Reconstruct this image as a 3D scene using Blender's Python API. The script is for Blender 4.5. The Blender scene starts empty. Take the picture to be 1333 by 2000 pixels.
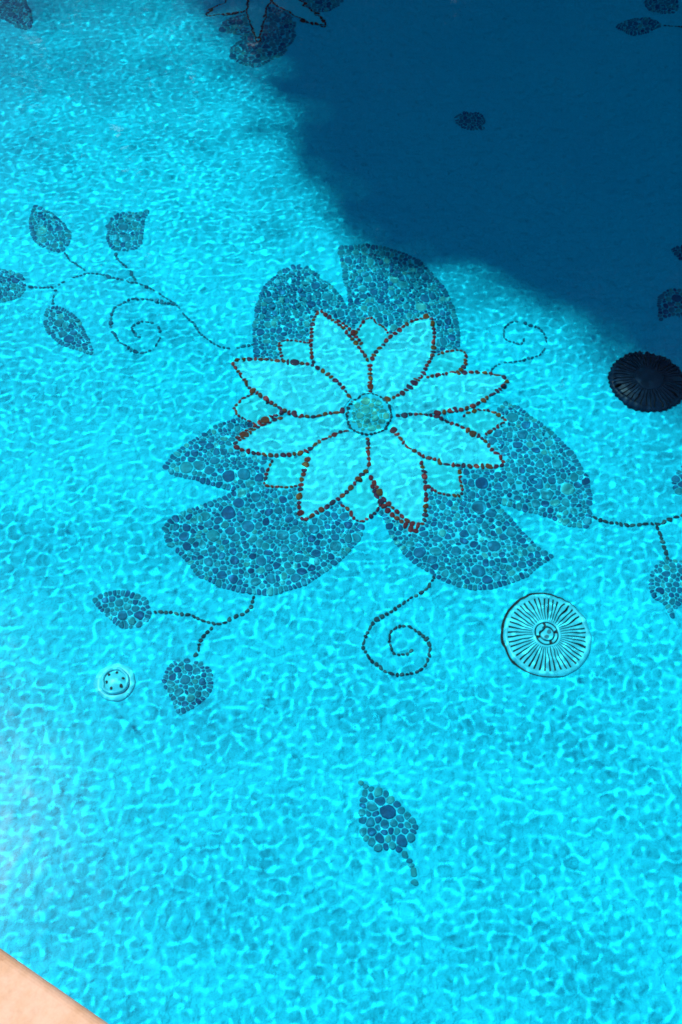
import bpy, math, random
import numpy as np
from mathutils import Vector, Matrix

random.seed(7)
rng = np.random.default_rng(11)
scene = bpy.context.scene
C = scene.collection

# ------------------------------------------------------------------ camera
IW, IH, FPX = 1333.0, 2000.0, 2000.0
PITCH = math.radians(54.0)
CAM = Vector((0.0, 0.0, 1.70))          # water surface is z = 0
FWD = Vector((0, math.cos(PITCH), -math.sin(PITCH)))
UP = Vector((0, math.sin(PITCH), math.cos(PITCH)))
cam_data = bpy.data.cameras.new('camera')
cam_data.sensor_fit = 'VERTICAL'
cam_data.sensor_height = 36.0
cam_data.lens = 36.0 * FPX / IH
cam_data.clip_start = 0.02
cam_data.clip_end = 2000
cam = bpy.data.objects.new('camera', cam_data)
cam.location = CAM
cam.rotation_euler = (math.pi / 2 - PITCH, 0, 0)
C.objects.link(cam)
scene.camera = cam

# ------------------------------------------------------------------ sun and sky
SUN = Vector((-0.930, 0.674, 1.983)).normalized()     # direction towards the sun
elev = math.asin(SUN.z)
azim = math.atan2(SUN.x, SUN.y)                        # clockwise from +Y
world = bpy.data.worlds.new('World')
scene.world = world
world.use_nodes = True
wn = world.node_tree.nodes
wl = world.node_tree.links
sky = wn.new('ShaderNodeTexSky')
sky.sky_type = 'NISHITA'
sky.sun_disc = False
sky.sun_elevation = elev
sky.sun_rotation = azim
sky.dust_density = 0.1
sky.ozone_density = 3.5
wn['Background'].inputs['Strength'].default_value = 0.066
wl.new(sky.outputs[0], wn['Background'].inputs[0])
sd = bpy.data.lights.new('sun', 'SUN')
sd.energy = 4.8
sd.angle = math.radians(0.53)
sd.color = (1.0, 0.96, 0.90)
sd.cycles.is_caustics_light = True
so = bpy.data.objects.new('sun', sd)
so.rotation_euler = SUN.to_track_quat('Z', 'Y').to_euler()
so.location = SUN * 30
C.objects.link(so)

scene.view_settings.view_transform = 'Standard'
scene.view_settings.look = 'None'
scene.view_settings.exposure = 0.80
scene.view_settings.gamma = 1.0
scene.view_settings.use_curve_mapping = False

cy = scene.cycles
cy.caustics_refractive = True
cy.caustics_reflective = False
cy.max_bounces = 10
cy.diffuse_bounces = 3
cy.glossy_bounces = 3
cy.transmission_bounces = 8
cy.transparent_max_bounces = 8
cy.volume_bounces = 0
cy.sample_clamp_indirect = 6.0
cy.filter_width = 1.8
cy.use_denoising = True
cy.denoiser = 'OPENIMAGEDENOISE'
cy.use_adaptive_sampling = False

# ------------------------------------------------------------------ helpers
IOR = 1.333

def floor_z(x, y):
    # flat shallow end that slopes down into the deep end
    d = y - 2.55
    if d < 0:
        return -1.2
    return -1.2 - 0.10 * d * d / (d + 0.35)

def floor_z_np(x, y):
    d = np.maximum(y - 2.55, 0)
    return -1.2 - 0.10 * d * d / (d + 0.35)

def view_dir(px, py):
    v = FWD * FPX + Vector((1, 0, 0)) * (px - IW / 2) + UP * (IH / 2 - py)
    return v.normalized()

def refract(v):
    hz = math.hypot(v.x, v.y)
    s = hz / IOR
    c = math.sqrt(1 - s * s)
    return Vector((v.x / hz * s, v.y / hz * s, -c))

def fl(px, py):
    """the point of the pool floor seen at a place in the photograph, through still water"""
    v = view_dir(px, py)
    P = CAM + v * (CAM.z / -v.z)
    d = refract(v)
    z = -1.2
    for _ in range(12):
        Q = P + d * (z / d.z)
        z = floor_z(Q.x, Q.y)
    return (Q.x, Q.y)

def plane_pt(px, py, z):
    v = view_dir(px, py)
    return CAM + v * ((z - CAM.z) / v.z)

def Zm(ox, oy, s, pts):
    return [(ox + p[0] * s, oy + p[1] * s) for p in pts]

def W(pts):
    return [fl(*p) for p in pts]

def new_mesh_obj(name, verts, faces, mat=None, parent=None, smooth=False, loc=None):
    me = bpy.data.meshes.new(name)
    me.from_pydata(verts, [], faces)
    me.validate()
    if smooth:
        me.polygons.foreach_set('use_smooth', [True] * len(me.polygons))
    me.update()
    o = bpy.data.objects.new(name, me)
    if mat:
        me.materials.append(mat)
    if loc is not None:
        o.location = loc
    if parent:
        o.parent = parent
    C.objects.link(o)
    return o

def tag(o, label, cat, group=None):
    o['label'] = label
    o['category'] = cat
    if group:
        o['group'] = group
    return o

def empty(name, loc=(0, 0, 0)):
    o = bpy.data.objects.new(name, None)
    o.location = loc
    o.empty_display_size = 0.05
    C.objects.link(o)
    return o

class MB:
    def __init__(self):
        self.v = []
        self.f = []
    def add(self, v, f):
        b = len(self.v)
        self.v += [tuple(p) for p in v]
        self.f += [tuple(i + b for i in q) for q in f]
    def lathe(self, prof, n=48, cx=0, cy_=0, close=False):
        v, f = [], []
        for (r, z) in prof:
            for k in range(n):
                a = 2 * math.pi * k / n
                v.append((cx + r * math.cos(a), cy_ + r * math.sin(a), z))
        m = len(prof)
        for i in range(m - 1 + (1 if close else 0)):
            i2 = (i + 1) % m
            for k in range(n):
                k2 = (k + 1) % n
                f.append((i * n + k, i * n + k2, i2 * n + k2, i2 * n + k))
        self.add(v, f)
    def disc(self, r, z, n=48, cx=0, cy_=0):
        v = [(cx + r * math.cos(2 * math.pi * k / n), cy_ + r * math.sin(2 * math.pi * k / n), z) for k in range(n)]
        self.add(v, [tuple(range(n))])
    def box(self, x0, x1, y0, y1, z0, z1):
        v = [(x0, y0, z0), (x1, y0, z0), (x1, y1, z0), (x0, y1, z0), (x0, y0, z1), (x1, y0, z1), (x1, y1, z1), (x0, y1, z1)]
        self.add(v, [(3, 2, 1, 0), (4, 5, 6, 7), (0, 1, 5, 4), (1, 2, 6, 5), (2, 3, 7, 6), (3, 0, 4, 7)])
    def build(self, name, mat, parent=None, smooth=False, loc=None):
        return new_mesh_obj(name, self.v, self.f, mat, parent, smooth, loc)

# ------------------------------------------------------------------ materials
def mat_new(name):
    m = bpy.data.materials.new(name)
    m.use_nodes = True
    return m, m.node_tree.nodes, m.node_tree.links, m.node_tree.nodes['Principled BSDF']

def ramp(n, stops):
    r = n.new('ShaderNodeValToRGB')
    el = r.color_ramp.elements
    while len(el) < len(stops):
        el.new(0.5)
    for e, (p, c) in zip(el, stops):
        e.position = p
        e.color = (*c, 1)
    return r

def noise(n, l, vec, scale, detail=4, rough=0.6):
    t = n.new('ShaderNodeTexNoise')
    t.inputs['Scale'].default_value = scale
    t.inputs['Detail'].default_value = detail
    t.inputs['Roughness'].default_value = rough
    l.new(vec, t.inputs['Vector'])
    return t

def stone_mat(name, stops, scale=90, rough=0.55, bump=0.15, per_object=True, spread=1.0):
    """pebble: colour picked per piece, with grain"""
    m, n, l, b = mat_new(name)
    tc = n.new('ShaderNodeTexCoord')
    gi = n.new('ShaderNodeNewGeometry')
    oi = n.new('ShaderNodeObjectInfo')
    r = ramp(n, stops)
    r.color_ramp.interpolation = 'LINEAR'
    l.new(oi.outputs['Random'] if per_object else gi.outputs['Random Per Island'], r.inputs[0])
    t = noise(n, l, tc.outputs['Object'], scale)
    mx = n.new('ShaderNodeMix')
    mx.data_type = 'RGBA'
    mx.blend_type = 'MULTIPLY'
    mx.inputs['Factor'].default_value = 0.7
    g = ramp(n, [(0.3, (0.55, 0.55, 0.55)), (0.7, (1.25, 1.25, 1.25))])
    l.new(t.outputs['Fac'], g.inputs[0])
    l.new(r.outputs[0], mx.inputs['A'])
    l.new(g.outputs[0], mx.inputs['B'])
    l.new(mx.outputs['Result'], b.inputs['Base Color'])
    b.inputs['Roughness'].default_value = rough
    b.inputs['Specular IOR Level'].default_value = 0.08
    bp = n.new('ShaderNodeBump')
    bp.inputs['Strength'].default_value = bump
    bp.inputs['Distance'].default_value = 0.001
    l.new(t.outputs['Fac'], bp.inputs['Height'])
    l.new(bp.outputs[0], b.inputs['Normal'])
    return m

def plaster_mat(name, c0, c1, fine=220, bump=0.35, knob=0.0):
    m, n, l, b = mat_new(name)
    tc = n.new('ShaderNodeTexCoord')
    big = noise(n, l, tc.outputs['Object'], 1.7, 5)
    fin = noise(n, l, tc.outputs['Object'], fine, 3)
    r = ramp(n, [(0.3, c0), (0.7, c1)])
    l.new(big.outputs['Fac'], r.inputs[0])
    mx = n.new('ShaderNodeMix')
    mx.data_type = 'RGBA'
    mx.blend_type = 'MULTIPLY'
    mx.inputs['Factor'].default_value = 0.45
    g = ramp(n, [(0.3, (0.72, 0.72, 0.72)), (0.65, (1.08, 1.08, 1.08))])
    l.new(fin.outputs['Fac'], g.inputs[0])
    l.new(r.outputs[0], mx.inputs['A'])
    l.new(g.outputs[0], mx.inputs['B'])
    l.new(mx.outputs['Result'], b.inputs['Base Color'])
    b.inputs['Roughness'].default_value = 0.75
    b.inputs['Specular IOR Level'].default_value = 0.05
    bp = n.new('ShaderNodeBump')
    bp.inputs['Strength'].default_value = bump
    bp.inputs['Distance'].default_value = 0.002
    l.new(fin.outputs['Fac'], bp.inputs['Height'])
    if knob:
        # trowelled pebble finish: knobbly relief of two to three centimetres
        kn = noise(n, l, tc.outputs['Object'], 30, 3, 0.5)
        b2 = n.new('ShaderNodeBump')
        b2.inputs['Strength'].default_value = knob
        b2.inputs['Distance'].default_value = 0.026
        l.new(kn.outputs['Fac'], b2.inputs['Height'])
        l.new(b2.outputs[0], bp.inputs['Normal'])
    l.new(bp.outputs[0], b.inputs['Normal'])
    return m

def plain_mat(name, col, rough=0.4, var=0.12, scale=30):
    m, n, l, b = mat_new(name)
    tc = n.new('ShaderNodeTexCoord')
    t = noise(n, l, tc.outputs['Object'], scale)
    r = ramp(n, [(0.3, tuple(c * (1 - var) for c in col)), (0.7, tuple(min(1, c * (1 + var)) for c in col))])
    l.new(t.outputs['Fac'], r.inputs[0])
    l.new(r.outputs[0], b.inputs['Base Color'])
    b.inputs['Roughness'].default_value = rough
    b.inputs['Specular IOR Level'].default_value = 0.25
    return m

M = {}
M['plaster'] = plaster_mat('pool_plaster', (0.010, 0.65, 0.84), (0.012, 0.70, 0.87), knob=0.9)
M['grout'] = plaster_mat('pale_grout', (0.02, 0.60, 0.76), (0.03, 0.68, 0.82), 300)
M['petal'] = plaster_mat('petal_plaster', (0.045, 0.73, 0.86), (0.06, 0.78, 0.89), 160, knob=0.8)
M['sepal'] = plaster_mat('sepal_plaster', (0.02, 0.62, 0.72), (0.04, 0.70, 0.76), 160, knob=0.5)
M['pad_pebble'] = stone_mat('grey_green_pebble', [(0, (0.004, 0.09, 0.21)), (0.2, (0.005, 0.15, 0.29)), (0.6, (0.006, 0.22, 0.33)), (0.9, (0.012, 0.31, 0.38)), (1, (0.04, 0.42, 0.42))])
M['small_pebble'] = stone_mat('small_grey_green_pebble', [(0, (0.004, 0.09, 0.21)), (0.2, (0.005, 0.15, 0.29)), (0.6, (0.006, 0.22, 0.33)), (0.9, (0.012, 0.31, 0.38)), (1, (0.04, 0.42, 0.42))], per_object=False)
M['vine_pebble'] = stone_mat('dark_vine_pebble', [(0, (0.012, 0.04, 0.06)), (0.5, (0.02, 0.075, 0.095)), (1, (0.04, 0.13, 0.14))])
M['faint_pebble'] = stone_mat('pale_vine_pebble', [(0, (0.006, 0.10, 0.17)), (0.5, (0.008, 0.16, 0.25)), (1, (0.012, 0.24, 0.32))])
M['outline_pebble'] = stone_mat('maroon_pebble', [(0, (0.15, 0.015, 0.03)), (0.35, (0.26, 0.035, 0.03)), (0.6, (0.17, 0.07, 0.015)), (0.8, (0.10, 0.02, 0.05)), (1, (0.04, 0.035, 0.06))])  # red stones, redder for the water's colour fringes put into their tone
M['heart_pebble'] = stone_mat('yellow_green_pebble', [(0, (0.02, 0.34, 0.34)), (0.5, (0.04, 0.42, 0.38)), (1, (0.10, 0.50, 0.38))])
M['white_plastic'] = plain_mat('white_plastic', (0.08, 0.74, 0.84), 0.35, 0.06)
M['black_plastic'] = plain_mat('black_plastic', (0.004, 0.020, 0.045), 0.35, 0.3)
M['black_plastic'].node_tree.nodes['Principled BSDF'].inputs['Specular IOR Level'].default_value = 0.06
M['void_shade'] = plain_mat('void_shade', (0.02, 0.025, 0.025), 0.8, 0.2)  # near-black colour standing in for the shade inside hollows
M['screw'] = plain_mat('steel_screw', (0.05, 0.22, 0.26), 0.4, 0.2)

def coping_mat():
    m, n, l, b = mat_new('peach_stone')
    tc = n.new('ShaderNodeTexCoord')
    big = noise(n, l, tc.outputs['Object'], 13, 6, 0.62)
    fin = noise(n, l, tc.outputs['Object'], 140, 4)
    r = ramp(n, [(0.38, (0.25, 0.125, 0.065)), (0.47, (0.36, 0.205, 0.118)), (0.62, (0.415, 0.255, 0.175))])
    l.new(big.outputs['Fac'], r.inputs[0])
    mx = n.new('ShaderNodeMix')
    mx.data_type = 'RGBA'
    mx.blend_type = 'MULTIPLY'
    mx.inputs['Factor'].default_value = 0.3
    g = ramp(n, [(0.3, (0.7, 0.7, 0.7)), (0.6, (1.05, 1.05, 1.05))])
    l.new(fin.outputs['Fac'], g.inputs[0])
    l.new(r.outputs[0], mx.inputs['A'])
    l.new(g.outputs[0], mx.inputs['B'])
    l.new(mx.outputs['Result'], b.inputs['Base Color'])
    b.inputs['Roughness'].default_value = 0.7
    bp = n.new('ShaderNodeBump')
    bp.inputs['Strength'].default_value = 0.25
    bp.inputs['Distance'].default_value = 0.002
    l.new(fin.outputs['Fac'], bp.inputs['Height'])
    l.new(bp.outputs[0], b.inputs['Normal'])
    return m
M['coping'] = coping_mat()
M['deck'] = plaster_mat('deck_paving', (0.36, 0.30, 0.24), (0.44, 0.37, 0.30), 60)

def water_mat():
    m = bpy.data.materials.new('pool_water')
    m.use_nodes = True
    n, l = m.node_tree.nodes, m.node_tree.links
    n.remove(n['Principled BSDF'])
    out = n['Material Output']
    fr = n.new('ShaderNodeFresnel')
    fr.inputs['IOR'].default_value = IOR
    rf = n.new('ShaderNodeBsdfRefraction')
    rf.inputs['IOR'].default_value = IOR
    rf.inputs['Roughness'].default_value = 0.0
    rf.inputs['Color'].default_value = (0.60, 0.93, 0.985, 1)
    gl = n.new('ShaderNodeBsdfGlossy')
    gl.inputs['Roughness'].default_value = 0.14
    g2 = n.new('ShaderNodeBsdfGlossy')
    g2.inputs['Roughness'].default_value = 0.03
    gm = n.new('ShaderNodeMixShader')
    l.new(gl.outputs[0], gm.inputs[1])
    l.new(g2.outputs[0], gm.inputs[2])
    mx = n.new('ShaderNodeMixShader')
    l.new(fr.outputs[0], mx.inputs[0])
    l.new(rf.outputs[0], mx.inputs[1])
    l.new(gm.outputs[0], mx.inputs[2])
    l.new(mx.outputs[0], out.inputs['Surface'])
    return m
M['water'] = water_mat()

def receiver(o):
    o.cycles.is_caustics_receiver = True

# ------------------------------------------------------------------ the pool
A = plane_pt(0, 1850, 0.06)
B = plane_pt(215, 2000, 0.06)
U = (B - A); U.z = 0; U.normalize()                    # along the near coping
V = Vector((-U.y, U.x, 0))                             # into the pool
O = Vector((A.x, A.y, 0))                   # inner wall line, a little under the coping's overhang
U0, U1, V0, V1 = -5.2, 4.6, -0.02, 7.4
def pool(u, v, z=0.0):
    p = O + U * u + V * v
    return (p.x, p.y, z)

def floor_build():
    nu, nv = 120, 100
    us = np.linspace(U0 - .2, U1 + .2, nu)
    vs = np.linspace(V0 - .2, V1 + .2, nv)
    verts = []
    for v in vs:
        for u in us:
            x, y, _ = pool(u, v)
            verts.append((x, y, floor_z(x, y)))
    faces = [(j * nu + i, j * nu + i + 1, (j + 1) * nu + i + 1, (j + 1) * nu + i) for j in range(nv - 1) for i in range(nu - 1)]
    o = new_mesh_obj('pool_floor', verts, faces, M['plaster'], smooth=True)
    o['kind'] = 'structure'
    receiver(o)
    return o
pool_floor = floor_build()

def slab_uv(name, u0, u1, v0, v1, z0, z1, mat, parent=None):
    v = [pool(u0, v0, z0), pool(u1, v0, z0), pool(u1, v1, z0), pool(u0, v1, z0), pool(u0, v0, z1), pool(u1, v0, z1), pool(u1, v1, z1), pool(u0, v1, z1)]
    return new_mesh_obj(name, v, [(3, 2, 1, 0), (4, 5, 6, 7), (0, 1, 5, 4), (1, 2, 6, 5), (2, 3, 7, 6), (3, 0, 4, 7)], mat, parent)

for nm, a in (('pool_wall_near', (U0, U1, V0 - .15, V0)), ('pool_wall_far', (U0, U1, V1, V1 + .15)),
              ('pool_wall_left', (U0 - .15, U0, V0 - .15, V1 + .15)), ('pool_wall_right', (U1, U1 + .15, V0 - .15, V1 + .15))):
    w = slab_uv(nm, *a, -2.0, 0.018, M['plaster'])
    w['kind'] = 'structure'
    receiver(w)

# coping: a row of bullnosed stones round the pool
def coping_stone(parent, length, along_u, a, b, flip):
    """stone from a to a+length along one side, b = wall line, flip = side the deck is on"""
    g = 0.0025
    prof = []
    R = 0.018
    wid, zt, zb = 0.34, 0.060, 0.020
    for k in range(7):
        t = math.pi / 2 * k / 6
        prof.append((-0.02 + R - R * math.cos(t) , zt - R + R * math.sin(t)))
    prof = [(-0.02, zb)] + prof + [(wid, zt), (wid, zb)]
    v = []
    for s in (a + g, a + length - g):
        for (d, z) in prof:
            q = b + flip * (-d)
            v.append(pool(s, q, z) if along_u else pool(q, s, z))
    n = len(prof)
    f = [(i, (i + 1) % n, n + (i + 1) % n, n + i) for i in range(n)] + [tuple(range(n)), tuple(range(2 * n - 1, n - 1, -1))]
    o = new_mesh_obj('coping_stone', v, f, M['coping'], parent)
    return o
coping = empty('pool_coping', pool(0, 0, 0.02))
coping['kind'] = 'structure'
inv = Matrix.Translation(coping.location).inverted()
def cop(*a):
    o = coping_stone(*a)
    o.data.transform(inv)
L = 0.9
k = U0
k = -0.42 - L * 5
while k < U1:
    cop(coping, L, True, k, V0, 1)
    cop(coping, L, True, k, V1, -1)
    k += L
k = V0
while k < V1 - .05:
    cop(coping, min(L, V1 - k), False, k, U0, 1)
    cop(coping, min(L, V1 - k), False, k, U1, -1)
    k += L

# deck round the pool reaching the horizon
def deck():
    big = 400
    a = (U0 - .355, U1 + .355, V0 - .355, V1 + .355)
    z = 0.045
    v = [pool(-big, -big, z), pool(big, -big, z), pool(big, big, z), pool(-big, big, z),
         pool(a[0], a[2], z), pool(a[1], a[2], z), pool(a[1], a[3], z), pool(a[0], a[3], z)]
    f = [(0, 1, 5, 4), (1, 2, 6, 5), (2, 3, 7, 6), (3, 0, 4, 7)]
    o = new_mesh_obj('deck_ground', v, f, M['deck'])
    o['kind'] = 'structure'
deck()

# ------------------------------------------------------------------ water with real ripples
RIP = (0.0053, 0.0042, 0.0062)
def ripple(x, y):
    r = np.random.default_rng(5)
    def band(n, lam0, lam1):
        """random wave field and its slope scale"""
        g = np.zeros_like(x)
        k2 = 0
        for i in range(n):
            lam = math.exp(r.uniform(math.log(lam0), math.log(lam1)))
            th = r.uniform(0, 2 * math.pi) if r.random() < .7 else math.pi / 2 + r.normal(0, .5)
            k = 2 * math.pi / lam
            k2 += k * k / n
            g += math.sqrt(2 / n) * np.cos(k * (x * math.cos(th) + y * math.sin(th)) + r.uniform(0, 6.283))
        return g, math.sqrt(k2)
    g, k = band(80, 0.023, 0.043)
    gust, _ = band(16, 0.25, 0.8)                     # calmer and livelier patches
    # crests sharper than troughs, as real ripples are
    h = RIP[0] / k * (np.exp(0.8 * np.minimum(g, 2.2)) - 1.38) / 1.3 * (1 + 0.22 * np.clip(gust, -1.6, 1.6))
    g, k = band(70, 0.042, 0.085)
    h += RIP[1] / k * (np.exp(0.7 * np.minimum(g, 2.2)) - 1.28) / 1.0
    g, k = band(14, 0.25, 0.9)
    return h + RIP[2] / k * g
def water_build():
    st = 0.0042
    ya, yb = 0.02, 5.0
    ys = np.arange(ya, yb, st)
    t = np.linspace(0, 1, int(3.35 / st))
    xl = -1.30 - 0.26 * ys
    xr = 1.40 + 0.14 * ys
    yy = np.repeat(ys[:, None], len(t), 1)
    xx = xl[:, None] + (xr - xl)[:, None] * t[None, :]
    fade = np.clip((yy - ya) / .1, 0, 1) * np.clip((yb - yy) / .2, 0, 1) * np.clip(t / .04, 0, 1)[None, :] * np.clip((1 - t) / .04, 0, 1)[None, :]
    fade = fade * fade * (3 - 2 * fade)
    fade[0, :] = 0; fade[-1, :] = 0; fade[:, 0] = 0; fade[:, -1] = 0
    z = ripple(xx, yy) * fade
    nv, nu = xx.shape
    co = np.stack([xx, yy, z], -1).reshape(-1, 3)
    idx = np.arange(nu * nv).reshape(nv, nu)
    q = np.stack([idx[:-1, :-1], idx[:-1, 1:], idx[1:, 1:], idx[1:, :-1]], -1).reshape(-1, 4)
    # still water round the rippled field, out to the walls
    bl, br, tl, tr = [co[k] for k in (idx[0, 0], idx[0, -1], idx[-1, 0], idx[-1, -1])]
    R = [pool(U0, V0), pool(U1, V0), pool(U1, V1), pool(U0, V1)]
    b = len(co)
    co = np.concatenate([co, np.array([bl, br, tr, tl] + R)])
    q = np.concatenate([q, np.array([[b + 4, b, b + 3, b + 7], [b + 7, b + 3, b + 2, b + 6], [b + 6, b + 2, b + 1, b + 5]])])
    me = bpy.data.meshes.new('pool_water')
    me.vertices.add(len(co))
    me.vertices.foreach_set('co', co.astype(np.float32).reshape(-1))
    me.loops.add(len(q) * 4)
    me.loops.foreach_set('vertex_index', q.reshape(-1).astype(np.int32))
    me.polygons.add(len(q))
    me.polygons.foreach_set('loop_start', (np.arange(len(q)) * 4).astype(np.int32))
    me.update(calc_edges=True)
    me.polygons.foreach_set('use_smooth', np.ones(len(q), bool))
    me.materials.append(M['water'])
    o = bpy.data.objects.new('pool_water', me)
    C.objects.link(o)
    o['kind'] = 'structure'
    o.cycles.is_caustics_caster = True
    return o
water_build()

# ------------------------------------------------------------------ pebble mosaic tools
def inside(p, poly):
    x, y = p
    c = False
    n = len(poly)
    j = n - 1
    for i in range(n):
        xi, yi = poly[i]
        xj, yj = poly[j]
        if (yi > y) != (yj > y) and x < (xj - xi) * (y - yi) / (yj - yi) + xi:
            c = not c
        j = i
    return c

def seg_dist(p, poly, closed=True):
    best = 9
    n = len(poly)
    for i in range(n if closed else n - 1):
        ax, ay = poly[i]
        bx, by = poly[(i + 1) % n]
        dx, dy = bx - ax, by - ay
        L2 = dx * dx + dy * dy or 1e-12
        t = max(0, min(1, ((p[0] - ax) * dx + (p[1] - ay) * dy) / L2))
        best = min(best, math.hypot(p[0] - ax - t * dx, p[1] - ay - t * dy))
    return best

def smooth_line(pts, closed=False, it=2):
    for _ in range(it):
        out = [] if closed else [pts[0]]
        n = len(pts)
        for i in range(n if closed else n - 1):
            a, b = pts[i], pts[(i + 1) % n]
            out += [(a[0] * .75 + b[0] * .25, a[1] * .75 + b[1] * .25), (a[0] * .25 + b[0] * .75, a[1] * .25 + b[1] * .75)]
        if not closed:
            out.append(pts[-1])
        pts = out
    return pts

def bed(name, poly, top, mat, parent, loc):
    """thin slab of the given outline, let into the floor"""
    n = len(poly)
    v = []
    for (x, y) in poly:
        v.append((x - loc[0], y - loc[1], floor_z(x, y) - 0.006 - loc[2]))
    for (x, y) in poly:
        v.append((x - loc[0], y - loc[1], floor_z(x, y) + top - loc[2]))
    f = [tuple(range(n, 2 * n)), tuple(range(n - 1, -1, -1))] + [(i, (i + 1) % n, n + (i + 1) % n, n + i) for i in range(n)]
    o = new_mesh_obj(name, v, f, mat, parent)
    receiver(o)
    return o

def area2(poly):
    return sum(poly[i][0] * poly[(i + 1) % len(poly)][1] - poly[(i + 1) % len(poly)][0] * poly[i][1] for i in range(len(poly)))

def ccw(poly):
    return poly if area2(poly) > 0 else poly[::-1]

def dome(outline, h):
    """rounded pebble over an outline given about its own centre"""
    n = len(outline)
    v, f = [], []
    for s, z in ((1.0, -0.004), (0.985, 0.55 * h), (0.80, 0.90 * h)):
        v += [(x * s, y * s, z) for x, y in outline]
    v.append((0, 0, h))
    for r in range(2):
        for i in range(n):
            j = (i + 1) % n
            f.append((r * n + i, r * n + j, (r + 1) * n + j, (r + 1) * n + i))
    for i in range(n):
        f.append((2 * n + i, 2 * n + (i + 1) % n, 3 * n))
    return v, f

# shared round pebbles for the lines (unit radius in plan, unit height)
UNIT = []
for k in range(10):
    ol = []
    e = random.uniform(0.85, 1.05)
    ph = random.uniform(0, 6.28)
    for i in range(10):
        a = 2 * math.pi * i / 10
        r = 1 + 0.10 * math.cos(2 * a + ph) + random.uniform(-.06, .06)
        ol.append((r * math.cos(a), r * math.sin(a) * e))
    v, f = dome(ol, 1.0)
    v = [(x, y, max(z, -0.6)) for x, y, z in v]
    me = bpy.data.meshes.new('pebble')
    me.from_pydata(v, [], f)
    me.polygons.foreach_set('use_smooth', [True] * len(f))
    UNIT.append(me)
UNIT_M = {}
def unit(mat, k):
    key = (mat.name, k)
    if key not in UNIT_M:
        me = UNIT[k].copy()
        me.materials.append(mat)
        UNIT_M[key] = me
    return UNIT_M[key]

def put_pebble(x, y, rl, rw, ang, h, mat, parent, ploc):
    o = bpy.data.objects.new('pebble', unit(mat, random.randrange(10)))
    o.location = (x - ploc[0], y - ploc[1], floor_z(x, y) + 0.002 - ploc[2])
    o.scale = (rl, rw, h)
    o.rotation_euler = (random.uniform(-.06, .06), random.uniform(-.06, .06), ang)
    o.parent = parent
    C.objects.link(o)
    receiver(o)
    return o

def line_pebbles(pts, rw, rl, mat, parent, ploc, sites=None, closed=False, gap=0.0018, h=0.005, jit=0.0012, smooth=2, skip=0.0):
    """a single row of pebbles along a curve (world xy)"""
    pts = smooth_line(list(pts), closed, smooth)
    if closed:
        pts = pts + [pts[0]]
    seg = []
    tot = 0
    for i in range(len(pts) - 1):
        d = math.dist(pts[i], pts[i + 1])
        seg.append((tot, d))
        tot += d
    def at(s):
        for (a, d), p, q in zip(seg, pts[:-1], pts[1:]):
            if s <= a + d + 1e-9:
                t = (s - a) / (d or 1)
                return p[0] + (q[0] - p[0]) * t, p[1] + (q[1] - p[1]) * t, math.atan2(q[1] - p[1], q[0] - p[0])
        return pts[-1][0], pts[-1][1], 0
    s = 0
    while s < tot - rl * .5:
        l_ = rl * random.uniform(.72, 1.3)
        w_ = rw * random.uniform(.8, 1.2)
        x, y, a = at(min(s + l_, tot))
        x += random.uniform(-jit, jit)
        y += random.uniform(-jit, jit)
        if random.random() < skip:
            s += 2 * l_ + gap
            continue
        put_pebble(x, y, l_, w_, a + random.uniform(-.15, .15), h * random.uniform(.8, 1.15), mat, parent, ploc)
        if sites is not None:
            sites.append((x, y, (l_ + w_) / 2))
        s += 2 * l_ + gap

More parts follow.
